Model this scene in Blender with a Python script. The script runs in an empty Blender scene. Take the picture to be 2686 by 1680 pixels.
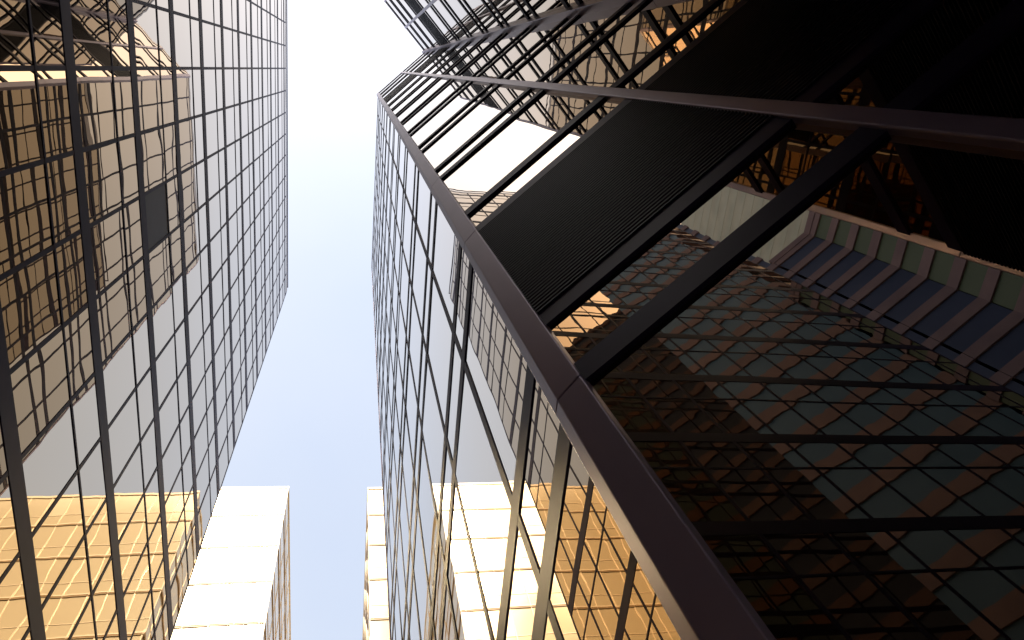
import bpy, bmesh, math, random
from mathutils import Vector, Matrix
random.seed(7)
S = bpy.context.scene
COL = S.collection
R = math.radians

# ------------------------------------------------------------------ camera
EYE = Vector((0.0, 0.0, 1.6))
M = ((0.97520, -0.10538, -0.19461), (0.03716, 0.94484, -0.32542), (0.21817, 0.31012, 0.92532))
FPX = 1876.7                                   # focal length in pixels of the 2686 px wide photograph
cd = bpy.data.cameras.new('camera'); cam = bpy.data.objects.new('camera', cd); COL.objects.link(cam)
cr = [Vector(r) for r in M]
mm = Matrix((cr[0], -cr[1], -cr[2])).transposed().to_4x4()
mm.translation = EYE
cam.matrix_world = mm
cd.sensor_width = 36.0; cd.lens = FPX / 2686 * 36; cd.clip_start = 0.05; cd.clip_end = 3000
S.camera = cam

# ------------------------------------------------------------------ light
SUN_XY = (-0.155, -0.785)                        # per unit of height: south-west of the alley, behind the viewer
sdir = Vector((SUN_XY[0], SUN_XY[1], 1)).normalized()
elev = math.asin(sdir.z); azim = math.atan2(sdir.x, sdir.y)
w = bpy.data.worlds.new('World'); S.world = w; w.use_nodes = True
nt = w.node_tree; nt.nodes.clear()
sky = nt.nodes.new('ShaderNodeTexSky'); sky.sky_type = 'NISHITA'; sky.sun_disc = False
sky.sun_elevation = elev; sky.sun_rotation = azim
sky.air_density = 1.0; sky.dust_density = 8.0; sky.ozone_density = 1.0; sky.altitude = 0
bg = nt.nodes.new('ShaderNodeBackground'); bg.inputs[1].default_value = 0.15
wo = nt.nodes.new('ShaderNodeOutputWorld')
hz = nt.nodes.new('ShaderNodeMix'); hz.data_type = 'RGBA'; hz.inputs['Factor'].default_value = 0.65
wn = nt.nodes.new('ShaderNodeTexNoise'); wn.inputs['Scale'].default_value = 2.2; wn.inputs['Detail'].default_value = 4
wr = nt.nodes.new('ShaderNodeValToRGB'); wr.color_ramp.elements[0].position = 0.35; wr.color_ramp.elements[1].position = 0.7
wr.color_ramp.elements[0].color = (0.78, 0.86, 0.98, 1); wr.color_ramp.elements[1].color = (0.90, 0.94, 0.98, 1)
wt = nt.nodes.new('ShaderNodeTexCoord'); nt.links.new(wt.outputs['Generated'], wn.inputs['Vector']); nt.links.new(wn.outputs[0], wr.inputs[0])
wm = nt.nodes.new('ShaderNodeVectorMath'); wm.operation = 'SCALE'; wm.inputs['Scale'].default_value = 2.0
nt.links.new(wr.outputs[0], wm.inputs[0]); nt.links.new(wm.outputs[0], hz.inputs[7])   # thin bright veil with faint wisps
nt.links.new(sky.outputs[0], hz.inputs[6]); nt.links.new(hz.outputs[2], bg.inputs[0]); nt.links.new(bg.outputs[0], wo.inputs[0])
sl = bpy.data.lights.new('sun', 'SUN'); sl.energy = 3.0; sl.angle = R(0.53); sl.color = (1.0, 0.87, 0.70)
so = bpy.data.objects.new('sun', sl); COL.objects.link(so)
so.rotation_euler = sdir.to_track_quat('Z', 'Y').to_euler(); so.location = (0, -30, 120)
S.view_settings.view_transform = 'Standard'; S.view_settings.look = 'None'
S.view_settings.exposure = 1.68; S.view_settings.gamma = 1.0
S.render.engine = 'CYCLES'
S.cycles.max_bounces = 14; S.cycles.glossy_bounces = 12; S.cycles.diffuse_bounces = 3
S.cycles.sample_clamp_indirect = 6.0

# ------------------------------------------------------------------ materials
def newmat(name):
    m = bpy.data.materials.new(name); m.use_nodes = True
    n = m.node_tree.nodes; p = n['Principled BSDF']
    return m, m.node_tree, p
def noise_bump(t, p, scale, dist, detail=1.5, stretch=(1, 1, 1), seed=0.0):
    tc = t.nodes.new('ShaderNodeTexCoord'); mp = t.nodes.new('ShaderNodeMapping')
    mp.inputs['Scale'].default_value = stretch; mp.inputs['Location'].default_value = (seed, seed, seed)
    nz = t.nodes.new('ShaderNodeTexNoise'); nz.inputs['Scale'].default_value = scale; nz.inputs['Detail'].default_value = detail
    b = t.nodes.new('ShaderNodeBump'); b.inputs['Strength'].default_value = 1.0; b.inputs['Distance'].default_value = dist
    t.links.new(tc.outputs['Object'], mp.inputs[0]); t.links.new(mp.outputs[0], nz.inputs['Vector'])
    t.links.new(nz.outputs[0], b.inputs['Height']); t.links.new(b.outputs[0], p.inputs['Normal'])
    return mp
def var_color(t, p, c1, c2, scale, stretch=(1, 1, 1)):
    tc = t.nodes.new('ShaderNodeTexCoord'); mp = t.nodes.new('ShaderNodeMapping'); mp.inputs['Scale'].default_value = stretch
    nz = t.nodes.new('ShaderNodeTexNoise'); nz.inputs['Scale'].default_value = scale; nz.inputs['Detail'].default_value = 5
    cr_ = t.nodes.new('ShaderNodeValToRGB')
    cr_.color_ramp.elements[0].color = (*c1, 1); cr_.color_ramp.elements[1].color = (*c2, 1)
    cr_.color_ramp.elements[0].position = 0.3; cr_.color_ramp.elements[1].position = 0.7
    t.links.new(tc.outputs['Object'], mp.inputs[0]); t.links.new(mp.outputs[0], nz.inputs['Vector'])
    t.links.new(nz.outputs[0], cr_.inputs[0]); t.links.new(cr_.outputs[0], p.inputs['Base Color'])
def mirror_glass(name, col, rough, dist, scale=0.55):
    m, t, p = newmat(name)
    p.inputs['Base Color'].default_value = (*col, 1); p.inputs['Metallic'].default_value = 1.0
    p.inputs['Roughness'].default_value = rough
    noise_bump(t, p, scale, dist)
    return m
def paint(name, c1, c2, rough, metallic=0.0, scale=2.0, bump=0.0, stretch=(1, 1, 1), spec=0.5):
    m, t, p = newmat(name)
    p.inputs['Specular IOR Level'].default_value = spec
    var_color(t, p, c1, c2, scale, stretch)
    p.inputs['Roughness'].default_value = rough; p.inputs['Metallic'].default_value = metallic
    if bump: noise_bump(t, p, scale * 6, bump)
    return m
GLASS = mirror_glass('bronze_mirror_glass', (0.57, 0.455, 0.32), 0.0, 0.0037)
GLASS2 = mirror_glass('bronze_mirror_glass_flat', (0.57, 0.455, 0.32), 0.0, 0.0022)
GOLD = mirror_glass('gold_mirror_glass', (0.98, 0.83, 0.54), 0.12, 0.006)
GOLD.node_tree.nodes['Principled BSDF'].inputs['Metallic'].default_value = 0.42
VENT = paint('vent_black', (0.012, 0.010, 0.018), (0.02, 0.018, 0.028), 0.5)
FRAME = paint('bronze_aluminium', (0.028, 0.019, 0.060), (0.044, 0.030, 0.088), 0.5, 0.0, 1.5, spec=0.12)
TRIM = paint('bronze_trim', (0.34, 0.27, 0.40), (0.41, 0.33, 0.47), 0.38, 0.2, 1.2)
LOUV = paint('louvre_metal', (0.016, 0.011, 0.022), (0.026, 0.017, 0.034), 0.5, 0.0, 1.0, spec=0.11)
BODY = paint('dark_core', (0.01, 0.009, 0.01), (0.02, 0.018, 0.018), 0.9)
GFRM = paint('pale_gold_frame', (0.80, 0.66, 0.45), (0.88, 0.74, 0.52), 0.4, 0.0, 1.0)
GDRK = paint('gold_dark_joint', (0.30, 0.20, 0.09), (0.38, 0.26, 0.12), 0.5)
PINK = paint('pink_precast', (0.115, 0.080, 0.105), (0.155, 0.110, 0.135), 0.85, 0, 0.35, 0.01)
BLUEW = paint('slate_window', (0.030, 0.042, 0.090), (0.042, 0.056, 0.115), 0.35, 0, 0.12, spec=0.15)
TEALW = paint('teal_window', (0.066, 0.130, 0.225), (0.095, 0.170, 0.28), 0.35, 0, 0.12, spec=0.15)
PINK2 = paint('rose_precast', (0.165, 0.112, 0.128), (0.22, 0.15, 0.165), 0.85, 0, 0.35, 0.01)
GREENW = paint('green_panel', (0.035, 0.060, 0.040), (0.050, 0.075, 0.052), 0.6, 0, 0.25)
PALE = paint('pale_tower_cladding', (0.26, 0.27, 0.25), (0.34, 0.35, 0.32), 0.8, 0, 0.2)
PALEW = paint('pale_tower_window', (0.22, 0.245, 0.215), (0.30, 0.31, 0.28), 0.4, 0, 0.2)
CAP = paint('parapet_cap', (0.34, 0.31, 0.31), (0.44, 0.40, 0.40), 0.35, 0.4, 2.0)
ROOF = paint('roof_gravel', (0.18, 0.17, 0.16), (0.26, 0.25, 0.23), 0.95, 0, 3.0)
PAVE = paint('granite_paving', (0.16, 0.15, 0.14), (0.26, 0.25, 0.23), 0.8, 0, 1.5, 0.003)

# ------------------------------------------------------------------ helpers
def props(o, **k):
    for a, b in k.items():
        if b is not None: o[a] = b
def empty(name, loc, label, cat, group=None):
    o = bpy.data.objects.new(name, None); COL.objects.link(o); o.location = loc
    props(o, label=label, category=cat, group=group); bpy.context.view_layer.update()
    return o
class MB:
    def __init__(s): s.v = []; s.f = []
    def face(s, pts):
        n = len(s.v); s.v += [tuple(p) for p in pts]; s.f.append(tuple(range(n, n + len(pts))))
    def prism(s, pts, z0, z1):                 # plan polygon (counter-clockwise) extruded upwards
        n = len(s.v); k = len(pts)
        s.v += [(p[0], p[1], z0) for p in pts] + [(p[0], p[1], z1) for p in pts]
        s.f.append(tuple(range(n + k - 1, n - 1, -1))); s.f.append(tuple(range(n + k, n + 2 * k)))
        for i in range(k):
            j = (i + 1) % k; s.f.append((n + i, n + j, n + k + j, n + k + i))
    def bar(s, p, d, out, w_, dep, z0, z1, inset=0.03):   # upright bar on a wall: at p, along unit d, sticking out
        a = p - d * (w_ / 2) - out * inset; b = p + d * (w_ / 2) - out * inset
        c = b + out * (dep + inset); e = a + out * (dep + inset)
        pts = [a, b, c, e]
        ar = sum(pts[i].x * pts[(i + 1) % 4].y - pts[(i + 1) % 4].x * pts[i].y for i in range(4))
        s.prism(pts if ar > 0 else pts[::-1], z0, z1)
    def build(s, name, mat, parent=None, bevel=0.0, kind=None, label=None):
        me = bpy.data.meshes.new(name); me.from_pydata(s.v, [], s.f); me.update()
        me.materials.append(mat)
        o = bpy.data.objects.new(name, me); COL.objects.link(o)
        if parent is not None:
            o.parent = parent; o.matrix_parent_inverse = parent.matrix_world.inverted()
        if kind: o['kind'] = kind
        if label: o['label'] = label
        if bevel:
            b = o.modifiers.new('bevel', 'BEVEL'); b.width = bevel; b.segments = 2
        return o
def V2(x, y): return Vector((x, y))
def ccw(pts):
    a = sum(pts[i].x * pts[(i + 1) % len(pts)].y - pts[(i + 1) % len(pts)].x * pts[i].y for i in range(len(pts)))
    return pts if a > 0 else pts[::-1]
def offset(poly, d):                            # ccw polygon pushed outwards
    n = len(poly); out = []
    ds = d if isinstance(d, (list, tuple)) else [d] * n         # one distance per edge i -> i+1
    for i in range(n):
        p, q, r = poly[i - 1], poly[i], poly[(i + 1) % n]
        e1 = (q - p).normalized(); e2 = (r - q).normalized()
        n1 = V2(e1.y, -e1.x); n2 = V2(e2.y, -e2.x); d1 = ds[i - 1]; d2 = ds[i]
        det = n1.x * n2.y - n1.y * n2.x
        if abs(det) < 1e-3: out.append(q + n1 * d1)
        else: out.append(q + V2((d1 * n2.y - d2 * n1.y) / det, (n1.x * d2 - n2.x * d1) / det))
    return out
def ring(mb, poly, din, dout, z0, z1):
    a = offset(poly, -din); b = offset(poly, dout); n = len(poly)
    for i in range(n):
        j = (i + 1) % n
        A, B, C_, D = a[i], a[j], b[j], b[i]
        mb.face([(*D, z0), (*C_, z0), (*C_, z1), (*D, z1)])
        mb.face([(*A, z0), (*B, z0), (*C_, z0), (*D, z0)][::-1])
        mb.face([(*D, z1), (*C_, z1), (*B, z1), (*A, z1)])
def camproj(p):
    d = Vector(p) - EYE; q = [r.dot(d) for r in cr]
    if q[2] < 0.05: return None
    return (q[0] / q[2] * FPX + 1343, q[1] / q[2] * FPX + 840)
def screen_area(quad, out):
    c = sum((Vector(v) for v in quad), Vector()) / 4
    if (EYE - c).dot(out) <= 0: return 0
    pr = [camproj(v) for v in quad]
    if any(v is None for v in pr): return 0
    pr = [(min(max(x, 0), 2686), min(max(y, 0), 1680)) for x, y in pr]
    return abs(sum(pr[i][0] * pr[(i + 1) % 4][1] - pr[(i + 1) % 4][0] * pr[i][1] for i in range(4))) / 2
def panes(parent, quads, mat, tilt, special=None, limit=100, name='glass_pane'):
    """quads: (four corners, outward normal). The largest in view become parts of their own."""
    items = []
    for q, out in quads:
        c = sum((Vector(v) for v in q), Vector()) / 4
        ax = Vector((0, 0, 1)); t1 = random.gauss(0, tilt); t2 = random.gauss(0, tilt)
        side = out.cross(ax)
        qq = []
        for v in q:
            v = Vector(v); r = v - c
            qq.append(v + out * (r.z * t1 + r.dot(side) * t2))
        items.append((screen_area(q, out), qq, q))
    items.sort(key=lambda a: -a[0])
    rest = MB(); n = 0
    for ar, qq, q in items:
        m_ = mat; lab = None
        if special:
            s_ = special(q)
            if s_: m_, lab = s_
        if (n < limit and ar > 12) or lab:
            mb = MB(); mb.face(qq); mb.build(name, m_, parent, label=lab); n += 1
        else: rest.face(qq)
    if rest.f: rest.build(name, mat, parent, kind='stuff')
def wall_quads(a, b, us, zs, out, setin=0.0):
    q = []
    d = (b - a).normalized()
    for i in range(len(us) - 1):
        for j in range(len(zs) - 1):
            p = a + d * us[i] - out * setin; r = a + d * us[i + 1] - out * setin
            q.append(([(p.x, p.y, zs[j]), (r.x, r.y, zs[j]), (r.x, r.y, zs[j + 1]), (p.x, p.y, zs[j + 1])], Vector((out.x, out.y, 0))))
    return q
def steps(length, pitch, first=0.0):
    u = [0.0]; x = first if first > 1e-3 else pitch
    while x < length - 0.2: u.append(x); x += pitch
    u.append(length); return u

# ------------------------------------------------------------------ ground
g = MB(); g.face([(-700, -700, 0), (700, -700, 0), (700, 700, 0), (-700, 700, 0)])
go = g.build('ground', PAVE); go['kind'] = 'structure'

H = 55.5 + 1.6
# ------------------------------------------------------------------ left tower
def facade_tower(root, poly, faces, levels, pane_levels, top, special=None):
    pass
LE = -19.7                                                        # near end of the left tower
LT = [V2(-5.41, LE), V2(-5.02, 16.95), V2(-24.0, 16.95), V2(-24.0, LE)]
lt = empty('glass_tower', (-14, 0, 0), 'long bronze mirror-glass tower on the left with evenly spaced mullions and one black vent pane', 'office tower')
poly = ccw(LT)
MB_ = MB(); MB_.prism(offset(poly, -0.06), 0.0, H - 0.05); MB_.build('tower_core', BODY, lt)
a, b = LT[0], LT[1]
d = (b - a).normalized(); out = V2(d.y, -d.x)                      # faces +X
L = (b - a).length
us = [0.0] + [x for x in [16.95 - LE - 1.49 * k for k in range(24, 0, -1)]] + [L]
thick = [14.95 + 1.6 + 3.9 * k for k in range(-4, 11)]
thin = [z + 2.6 for z in thick]
zs = sorted([z + 0.23 for z in thick] + thin); zs = [0.3] + [z for z in zs if z < H - 0.7] + [H]
def vent(q):
    # the one black vent pane
    c = sum((Vector(v) for v in q), Vector()) / 4
    p = camproj(c)
    if p and abs(p[0] - 408) < 26 and abs(p[1] - 553) < 48 and abs(c.x + 5.2) < 1: return (VENT, 'black open vent pane among the mirror panes')
panes(lt, wall_quads(a, b, us, zs, out), GLASS, 0.0018, vent)
q2 = []
for i in range(1, 4):
    p_, r_ = LT[i], LT[(i + 1) % 4]; dd = (r_ - p_).normalized(); oo = V2(dd.y, -dd.x)
    q2 += wall_quads(p_, r_, steps((r_ - p_).length, 1.49), zs, oo)
panes(lt, q2, GLASS, 0.0018, None, 0)
for u in us:
    m = MB(); m.bar(a + d * u, d, out, 0.09, 0.010, 0.0, H, 0.05); m.build('mullion', FRAME, lt)
for i in (1, 3):
    p_, r_ = LT[i], LT[(i + 1) % 4]; dd = (r_ - p_).normalized(); oo = V2(dd.y, -dd.x)
    for u in steps((r_ - p_).length, 1.49)[1:-1]:
        m = MB(); m.bar(p_ + dd * u, dd, oo, 0.10, 0.022, 0.0, H, 0.05); m.build('mullion', FRAME, lt)
for z in thick:
    m = MB(); ring(m, poly, 0.05, 0.014, z, z + 0.46); m.build('floor_band', FRAME, lt)
for z in thin:
    m = MB(); ring(m, poly, 0.05, 0.015, z - 0.035, z + 0.035); m.build('transom', FRAME, lt)
m = MB(); ring(m, poly, 0.4, 0.012, H - 0.2, H + 0.25); m.build('parapet', CAP, lt)
m = MB(); m.prism(offset(poly, -0.4), H, H + 0.02); m.build('roof', ROOF, lt)

# ------------------------------------------------------------------ right tower, with the folded corner beside the viewer
BETA = R(-45.0)
P1 = V2(1.25, 1.58)
bd = V2(math.cos(BETA), math.sin(BETA)); cdv = V2(-math.cos(BETA - R(90) + R(180)), -math.sin(BETA + R(90)))
cdv = V2(bd.y, -bd.x)                                            # from the inner corner back towards the alley
P3 = P1 + bd * 4.5; P5 = P3 + cdv * 4.2
A_END = V2(1.36, 14.7); A2_END = V2(P5.x + 0.02, -17.2)
RT = [A2_END, P5, P3, P1, A_END, V2(16, 14.7), V2(16, -17.2)]
polyr = ccw(RT)
def proud(fold, flat):                                            # folded faces carry deeper bars than the flat ones
    return [fold if (polyr[i] in (P5, P3) and polyr[(i + 1) % 7] in (P5, P3)) or (polyr[i] in (P3, P1) and polyr[(i + 1) % 7] in (P3, P1)) else flat for i in range(7)]
rt = empty('glass_tower', (8, 0, 0), 'bronze mirror-glass tower on the right with a folded corner and dark louvre bands', 'office tower')
m = MB(); m.prism(offset(polyr, -0.06), 0.0, H - 0.05); m.build('tower_core', BODY, rt)
LO = [3.50 + 1.6 + 3.92 * k for k in range(-1, 14)]               # lower bar of every pair
UP = [4.42 + 1.6 + 3.92 * k for k in range(-1, 13)]               # upper bar
LO = [z for z in LO if z < H - 0.6]; UP = [z for z in UP if z < H - 0.6]
TH = 0.23
zsr = sorted([z + TH / 2 for z in LO + UP]); zsr = [0.2] + zsr + [H]
segs = [(A2_END, P5), (P5, P3), (P3, P1), (P1, A_END)]
def outn(p, r):
    dd = (r - p).normalized(); o1 = V2(-dd.y, dd.x)
    return dd, o1
louv_z = [(UP[1] + TH, LO[2]), (UP[10] + TH, LO[11])]
quads = []
for i, (p, r) in enumerate(segs):
    dd, oo = outn(p, r)
    Lg = (r - p).length
    if i in (0, 3): u = [Lg * k / 9 for k in range(10)] if i == 3 else [Lg * k / 8 for k in range(9)]
    else: u = [0, Lg / 2, Lg]
    for k_, x in enumerate(u[1:-1]):
        mb = MB()
        fat = i in (1, 2)
        mb.bar(p + dd * x, dd, oo, 0.14 if fat else 0.10, 0.06 if fat else 0.008, 0.0, H, 0.05)
        mb.build('mullion', TRIM if fat else FRAME, rt, bevel=0.012 if fat else 0)
    for (q, on) in wall_quads(p, r, u, zsr, oo):
        zc = (q[0][2] + q[2][2]) / 2
        if i in (1, 2) and any(z0 < zc < z1 for z0, z1 in louv_z): continue
        quads.append((q, on))
panes(rt, quads, GLASS2, 0.0018)
for z in LO + UP:
    mb = MB(); ring(mb, polyr, 0.05, proud(0.032, 0.010), z, z + TH); mb.build('floor_band', FRAME, rt)
mb = MB(); ring(mb, polyr, 0.4, 0.02, H - 0.2, H + 0.2); mb.build('parapet', CAP, rt)
mb = MB(); mb.prism(offset(polyr, -0.4), H, H + 0.02); mb.build('roof', ROOF, rt)
# louvre panels on both folded faces
for (p, r) in segs[1:3]:
    dd, oo = outn(p, r)
    for (z0, z1) in louv_z:
        mb = MB(); n = int((z1 - z0) / 0.055); hgt = (z1 - z0) / n
        for k in range(n):
            za = z0 + k * hgt
            i0 = p - oo * 0.02; i1 = r - oo * 0.02; o0 = p + oo * 0.045; o1 = r + oo * 0.045
            mb.face([(*i0, za), (*i1, za), (*o1, za), (*o0, za)])
            mb.face([(*o0, za), (*o1, za), (*o1, za + hgt * .35), (*o0, za + hgt * .35)])
            mb.face([(*o0, za + hgt * .35), (*o1, za + hgt * .35), (*i1, za + hgt * .9), (*i0, za + hgt * .9)])
            mb.face([(*i0, za + hgt * .9), (*i1, za + hgt * .9), (*i1, za + hgt), (*i0, za + hgt)])
        mb.build('louvre_panel', LOUV, rt)
# corner trims
def box_trim(pts, mat=TRIM, bev=0.012):
    mb = MB(); cuts = [0.0] + [z + 0.03 for z in LO if z > 1] + [H + 0.1]
    for z0, z1 in zip(cuts, cuts[1:]): mb.prism(ccw(pts), z0 + 0.004, z1 - 0.004)   # cover lengths with open joints
    mb.build('corner_trim', mat, rt, bevel=bev)
box_trim([V2(1.145, 1.645), V2(1.255, 1.492), V2(1.37, 1.56), V2(1.33, 1.745), V2(1.145, 1.745)], bev=0.008)
box_trim([P5 + V2(-0.09, 0.02), P5 + V2(0.16, 0.02), P5 + V2(0.16, -0.28), P5 + V2(-0.09, -0.28)])
dd3 = (bd + cdv * -1).normalized()
c3 = P3 - bd * 0.10 + cdv * 0.10
box_trim([P3 + bd * 0.02 - cdv * 0.02, P3 + bd * 0.02 + cdv * 0.17, P3 - bd * 0.17 + cdv * 0.17, P3 - bd * 0.17 - cdv * 0.02])
box_trim([A_END + V2(-0.02, -0.05), A_END + V2(0.2, -0.05), A_END + V2(0.2, 0.02), A_END + V2(-0.02, 0.02)], TRIM, 0)

# ------------------------------------------------------------------ gold towers at the end of the alley
HG = 54.3 + 1.6
def gold_tower(poly, label, group):
    poly = ccw(poly)
    cx = sum(p.x for p in poly) / 4; cy = sum(p.y for p in poly) / 4
    root = empty('gold_tower', (cx, cy, 0), label, 'office tower', group)
    mb = MB(); mb.prism(offset(poly, -0.06), 0, HG - 0.05); mb.build('tower_core', BODY, root)
    zz = [HG - 3.93 * k for k in range(1, 14)]
    zp = sorted([z for z in zz] + [z + 1.35 for z in zz]); zp = [0.3] + [z for z in zp if z > 1.5] + [HG]
    qs = []
    for i in range(len(poly)):
        p, r = poly[i], poly[(i + 1) % len(poly)]
        dd = (r - p).normalized(); oo = V2(dd.y, -dd.x)
        u = steps((r - p).length, 1.5 if abs(oo.y) > 0.5 else 3.0)
        qs += wall_quads(p, r, u, zp, oo)
        for x in u[:-1]:
            c = p + dd * x
            vis = oo.y < -0.5 or abs(oo.x) > 0.5
            if vis:
                mb = MB(); mb.bar(c, dd, oo, 0.07, 0.03, 0, HG, 0.04); mb.build('mullion', GFRM, root)
    panes(root, qs, GOLD, 0.003)
    for z in zz:
        mb = MB(); ring(mb, poly, 0.05, 0.05, z - 0.07, z + 0.02); mb.build('floor_joint', GDRK, root)
        mb = MB(); ring(mb, poly, 0.05, 0.04, z + 0.10, z + 0.20); mb.build('sill_line', GFRM, root)
        mb = MB(); ring(mb, poly, 0.05, 0.025, z + 1.32, z + 1.37); mb.build('transom', GFRM, root)
    mb = MB(); ring(mb, poly, 0.4, 0.06, HG - 0.14, HG + 0.14); mb.build('parapet', GFRM, root)
    mb = MB(); mb.prism(offset(poly, -0.4), HG, HG + 0.02); mb.build('roof', ROOF, root)
gold_tower([V2(-44, 33.7), V2(-4.65, 33.7), V2(-4.25, 56), V2(-44, 56)], 'sun-struck gold mirror-glass tower left of the strip of sky, its corner standing clear', None)
gold_tower([V2(1.88, 33.9), V2(44, 33.9), V2(44, 56), V2(2.2, 56)], 'gold mirror-glass tower right of the strip of sky, mostly hidden behind the right tower', None)

# ------------------------------------------------------------------ pink banded tower behind the viewer, seen in the mirrors
HP = 80.6 + 1.6
cL = V2(-11.1, -53.0); cR = V2(7.5, -53.4)
LD = V2(-0.713, 0.70).normalized(); ND = V2(-LD.y, LD.x)
PT = [cL + LD * 5.5, cL, cR, V2(7.5, -76), V2(-36, -76), cL + LD * 5.5 + ND * 19]
polyp = ccw(PT)
def banded_tower(label, loc, polyp, walls, top, kmax, extra, fh=3.87):
    pt = empty('banded_tower', loc, label, 'office tower')
    mb = MB(); mb.prism(offset(polyp, -0.5), 0, top - 0.1); mb.build('tower_core', BODY, pt)
    zk = [48.3 + 1.6 + fh * k for k in range(-8 if fh > 4 else -12, kmax)]
    for z in zk:
        mb = MB(); ring(mb, polyp, 0.5, 0.12, z - 0.155 * fh, z + 0.19 * fh); mb.build('spandrel_band', extra or PINK, pt)
    mb = MB(); ring(mb, polyp, 1.0, 0.2, top - 0.9, top + 0.3); mb.build('parapet', extra or PINK, pt)
    for (p, r, mat, name, step) in walls:
        qs = []
        dd = (r - p).normalized(); oo = V2(-dd.y, dd.x)
        for k, z in enumerate(zk):
            z1 = zk[k + 1] - 0.4 if k + 1 < len(zk) else top - 0.9
            qs += wall_quads(p, r, steps((r - p).length, step), [z + 0.16 * fh, z1], oo, 0.10)
        panes(pt, qs, mat, 0.003, None, 0, name)
    mb = MB(); mb.prism(offset(polyp, -1.0), top, top + 0.05); mb.build('roof', ROOF, pt)
banded_tower('pink banded tower with blue and green windows, reflected in the dark panes at right', (-20, -62, 0), polyp,
             [(PT[0], PT[1], BLUEW, 'window_pane', 1.9), (PT[1], PT[2], GREENW, 'green_panel', 2.8)], HP, 9, None)
w0 = cL + LD * 5.8; w1 = cL + LD * 36  # wing split off and its height added to block sky beside the gold patch
banded_tower('pink banded wing with blue windows, raised tall to block sky in the double reflection', (-40, -48, 0), ccw([w1, w0, w0 + ND * 19, w1 + ND * 19]),
             [(w1, w0, BLUEW, 'window_pane', 1.9)], 48.3 + 1.6 + 3.87 * 18, 18, None)
PE = [V2(7.8, -53.6), V2(7.8, -53.6) + V2(0.655, 0.756) * 36, V2(70, -23), V2(70, -76), V2(7.8, -76)]
PE = ccw(PE)
pe0 = V2(7.8, -53.6); pe1 = pe0 + V2(0.655, 0.756) * 36
banded_tower('taller pink banded tower with slate windows, seen only by double reflection in the dark panes', (40, -55, 0), PE,
             [(pe0, pe1, TEALW, 'window_pane', 1.9)], 48.3 + 1.6 + 5.2 * 19, 19, PINK2, 5.2)

# pale tower further back
pl = empty('pale_tower', (-30, -95, 0), 'very tall pale tower, a bright sliver reflected between the two dark beams', 'office tower')
pp = [V2(-52, -111), V2(-3, -111), V2(-3, -87), V2(-52, -87)]
HT = 190
mb = MB(); mb.prism(pp, 0, HT); mb.build('wall', PALE, pl)
for k in range(0, 46):
    z = 6 + k * 4
    mb = MB(); ring(mb, pp, 0.05, 0.05, z, z + 1.7); mb.build('window_band', PALEW, pl)
